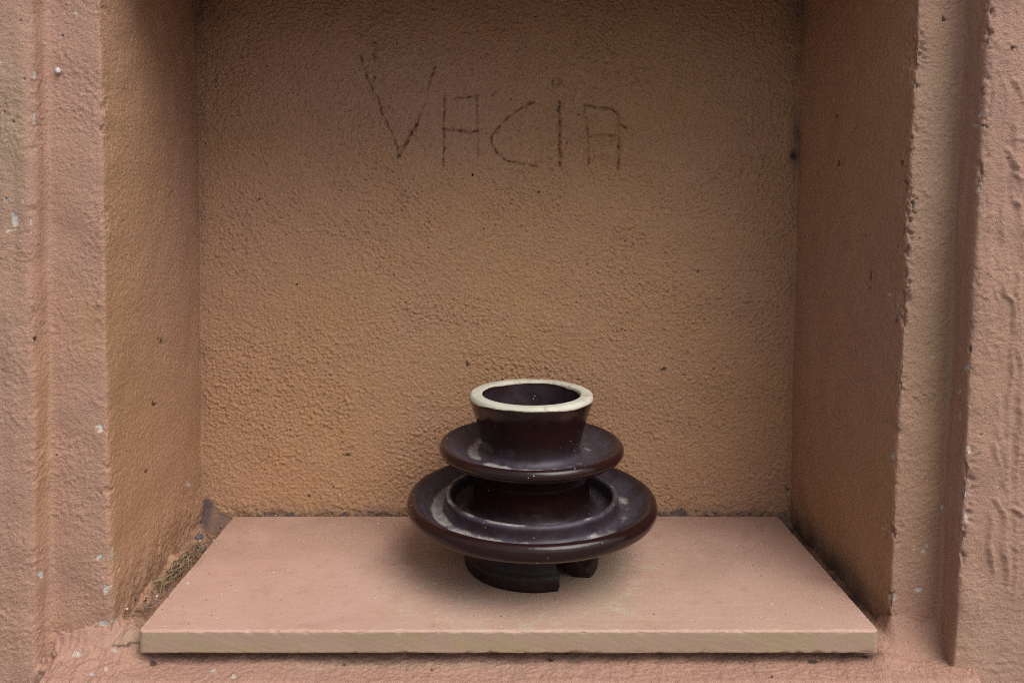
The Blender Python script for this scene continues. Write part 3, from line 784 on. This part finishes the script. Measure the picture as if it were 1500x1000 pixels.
# foot: thick hollow ring, a piece broken out towards front right
def foot():
    g0, g1 = R(22), R(50)
    HT = .056
    hs_ = np.concatenate([np.linspace(0, .016, 13)[:-1], np.linspace(.016, HT, 20)])
    r_out = np.interp(hs_, [0, .0012, .004, .012, .0155, .0175, .020, .027, .036, HT], [.0738, .0752, .0758, .0757, .0748, .0729, .0716, .0702, .0692, .067])
    r_in = np.interp(hs_, [0, .002, .006, .016, .030, HT], [.0590, .0568, .0555, .0540, .0528, .051])
    def place(r, h, th):
        e1 = np.exp(-((th - g1) / .14) ** 2); e0 = np.exp(-((th - g0 - 2 * math.pi) / .12) ** 2)
        jag = .055 * perlin(r * 150 + 3.3, h * 150 + 1.7) + .02 * perlin(r * 420 + 3.3, h * 420 + 1.7)
        lean = .30 * (r - .050) / .026 - .22 * (h / HT)
        e1 = np.exp(-((th - g1) / .32) ** 2)
        T = th + e1 * (.22 * (r - .050) / .026 - .10 - .62 * (h / HT) + .02 * np.exp(-h / .007) + jag) + e0 * (jag * .8 + .05 * np.exp(-((h - .010) / .008) ** 2) - .02 - .10 * (r - .064) / .026)
        w = .0006 * perlin(np.cos(T) * 3 + 20, np.sin(T) * 3 + h * 60 + 2.0)
        return np.stack([(r + w) * np.sin(T), -(r + w) * np.cos(T), h + T * 0], -1)
    seg = 220
    th = np.linspace(g1, 2 * math.pi + g0, seg + 1)[None, :]
    loop_r = np.concatenate([r_out[::-1], r_in])[:, None]; loop_h = np.concatenate([hs_[::-1], hs_])[:, None]
    bm = bmesh.new()
    def add(P, flip):
        V = [[bm.verts.new(P[i, j]) for j in range(P.shape[1])] for i in range(P.shape[0])]
        for i in range(P.shape[0] - 1):
            for j in range(P.shape[1] - 1):
                f = [V[i][j], V[i][j + 1], V[i + 1][j + 1], V[i + 1][j]]
                try: bm.faces.new(f[::-1] if flip else f).smooth = True
                except ValueError: pass
    rr, tt = np.broadcast_arrays(loop_r, th); hh = np.broadcast_to(loop_h, rr.shape)
    add(place(rr, hh, tt), False)
    for end, flip in ((g1, False), (2 * math.pi + g0, True)):
        t = np.linspace(0, 1, 9)[None, :]
        rr = r_in[:, None] + (r_out - r_in)[:, None] * t; hh = np.broadcast_to(hs_[:, None], rr.shape)
        P = place(rr, hh, np.full_like(rr, end))
        add(P, flip)
    bmesh.ops.recalc_face_normals(bm, faces=bm.faces)
    me = bpy.data.meshes.new('foot'); bm.to_mesh(me); bm.free()
    return me
ins_part('foot', foot(), 'chipped foot ring with a piece broken out at the front right')
ins.rotation_euler = (0, 0, 0)

# ------------------------------------------------------------------ dry grass caught in the left gap
def on_gap(u, v, z): 
    Y = z * F / (V0 - v); return Vector((xw(u, Y), Y, z))
tuft_c = on_gap(262, 838, -.4150)
tuft = empty('dry_grass_tuft', tuft_c)
tag(tuft, 'tangled tuft of dry grass stems caught between the slab and the left cheek', 'dry grass')
for i in range(34):
    t = random.random() ** 1.3
    base = on_gap(240 + 56 * t + random.uniform(-2, 6), 857 - 50 * t + random.uniform(-7, 5), -.4165 + random.uniform(0, .008)) - tuft_c
    a = random.uniform(-.7, 1.9); L = random.uniform(.020, .052) * (1.1 - .55 * t)
    dx, dy = math.sin(a) * .75, math.cos(a)
    bend = random.uniform(-1, 1); up = random.uniform(.003, .012)
    pts = []
    for j in range(11):
        s = j / 10 - .5
        pts.append(base + Vector((dx * L * s + bend * .016 * (s * s - .1) , dy * L * s + bend * .010 * (.2 - s * s), up * (1 - 4 * s * s) + .003 * math.sin(s * 6 + i))))
    for p in pts:                                     # keep clear of the cheek and the slab
        wx_ = p.x + tuft_c.x
        p.x = min(max(wx_, -.3865), -.3458) - tuft_c.x
        p.z = max(p.z + tuft_c.z, -.4215) - tuft_c.z
    link('stem', tube_mesh('stem', pts, random.uniform(.0007, .0011), .0004), tuft, [M_STRAW])

# ------------------------------------------------------------------ pebbles, grit and crumbs
def pebble(name, label, cat, u, v, pos, r, mat, group=None, squash=.75, seed=1, turn=None):
    o = link(name, stone_mesh(name, r, squash, seed), None, [mat])
    o.location = pos
    o.rotation_euler = turn or (0, 0, seed * 1.7)
    tag(o, label, cat, group)
    return o
def gap_pos(u, v, z): return on_gap(u, v, z)
pebble('small_stone', 'blue grey pebble lying in the gap between slab and left cheek near the back corner', 'pebble', 0, 0, on_gap(292, 786, -.4075), .0050, M_DARK, seed=3)
pebble('soil_clump', 'black crumbly lump of soil at the top end of the dry grass tuft', 'soil', 0, 0, on_gap(298, 805, -.4140), .0062, M_SOIL, squash=.6, seed=5)
pebble('soil_clump', 'tiny dark clod on the mortar just above the front left corner of the slab', 'soil', 0, 0, on_gap(196, 877, -.4150), .0030, M_SOIL, squash=.8, seed=6)
o = pebble('white_pebble', 'round white pebble stuck in the plaster high on the left strip', 'pebble', 0, 0, (xw(84, Y_JL - .002), Y_JL - .002, (V0 - 104) / F * (Y_JL - .002)), .0036, M_WHITE, seed=2, squash=.9)

def top_pos(u, v):
    Y = INS_Z * F / (V0 - v); return Vector((xw(u, Y), Y, INS_Z))
big = [(275, 854, 4.2, 'large flat white crumb on the slab beside the dry grass tuft'),
       (422, 835, 3.2, 'white crumb on the open left half of the slab'),
       (347, 864, 2.8, 'right one of two white crumbs close together near the front left of the slab'),
       (325, 870, 2.4, 'left one of two white crumbs close together near the front left of the slab'),
       (549, 877, 3.0, 'white crumb on the slab in front of the insulator and left of its foot'),
       (438, 792, 2.3, 'small white crumb on the slab between the back edge and the left half'),
       (404, 755, 2.2, 'white crumb at the very back edge of the slab on the left'),
       (554, 767, 2.6, 'white crumb near the back edge of the slab just left of the insulator'),
       (1130, 885, 3.6, 'largest white crumb on the right half of the slab near its front'),
       (1178, 870, 2.8, 'thin white crumb on the slab close to its right front corner'),
       (1035, 759, 2.4, 'white crumb near the back edge of the slab on the right'),
       (586, 894, 2.2, 'white crumb near the front edge of the slab, lower left of the insulator'),
       (500, 921, 2.6, 'white crumb on the front edge of the slab')]
for i, (u, v, w, lab) in enumerate(big):
    p = top_pos(u, v)
    m = stone_mesh('grit_crumb', w * p.y / F * .55, .5, 40 + i, 1); m.materials.append(M_WHITE)
    o = link('grit_crumb', m); o.location = p + Vector((0, 0, .0004))
    o.scale = (random.uniform(1, 1.5), 1, 1); o.rotation_euler = (0, 0, random.uniform(-.6, .6))
    tag(o, lab, 'grit', 'white grit crumbs on the slab')
def scatter(name, pts, mat, label, cat):
    bm = bmesh.new()
    for p, r in pts:
        m = stone_mesh('tmp', r, .55, random.randrange(999), 1); n0 = len(bm.verts)
        bm.from_mesh(m); bpy.data.meshes.remove(m); bm.verts.ensure_lookup_table()
        for v in bm.verts[n0:]: v.co += Vector(p)
    me = bpy.data.meshes.new(name); bm.to_mesh(me); bm.free()
    return tag(link(name, me, None, [mat]), label, cat, kind='stuff')
def on_slab():
    while True:
        x, y = random.uniform(SL_X0 + .006, SL_X1 - .006), random.uniform(SL_Y0 + .006, SL_Y1 - .004)
        if math.hypot(x - INS_X, y - INS_Y) > .085: return Vector((x, y, INS_Z + .0002))
scatter('pale_dust_grains', [(on_slab(), random.uniform(.0004, .0009)) for _ in range(70)] +
        [(on_gap(u, v, -.4065 if u > 280 else -.413), .0013) for u, v in [(313, 791), (317, 795), (331, 749), (293, 791), (291, 805), (274, 819), (230, 872), (186, 891)]],
        M_WHITE, 'fine pale grains of dust strewn over the slab', 'dust')
scatter('soil_grains', [(on_slab(), random.uniform(.0004, .0009)) for _ in range(45)] + [(top_pos(u, v), .0011) for u, v in [(576, 827), (596, 825), (958, 899), (668, 875), (838, 848)]],
        M_SOIL, 'fine dark grains of soil strewn over the slab', 'soil')
def in_gap():
    t = random.random(); return on_gap(205 + 110 * t + random.uniform(-8, 14), 895 - 125 * t, -.4165 + random.uniform(-.003, .003))
scatter('mortar_rubble', [(in_gap(), random.uniform(.0008, .0028)) for _ in range(130)], M_MORTAR, 'loose crumbs of mortar in the gap left of the slab', 'rubble')
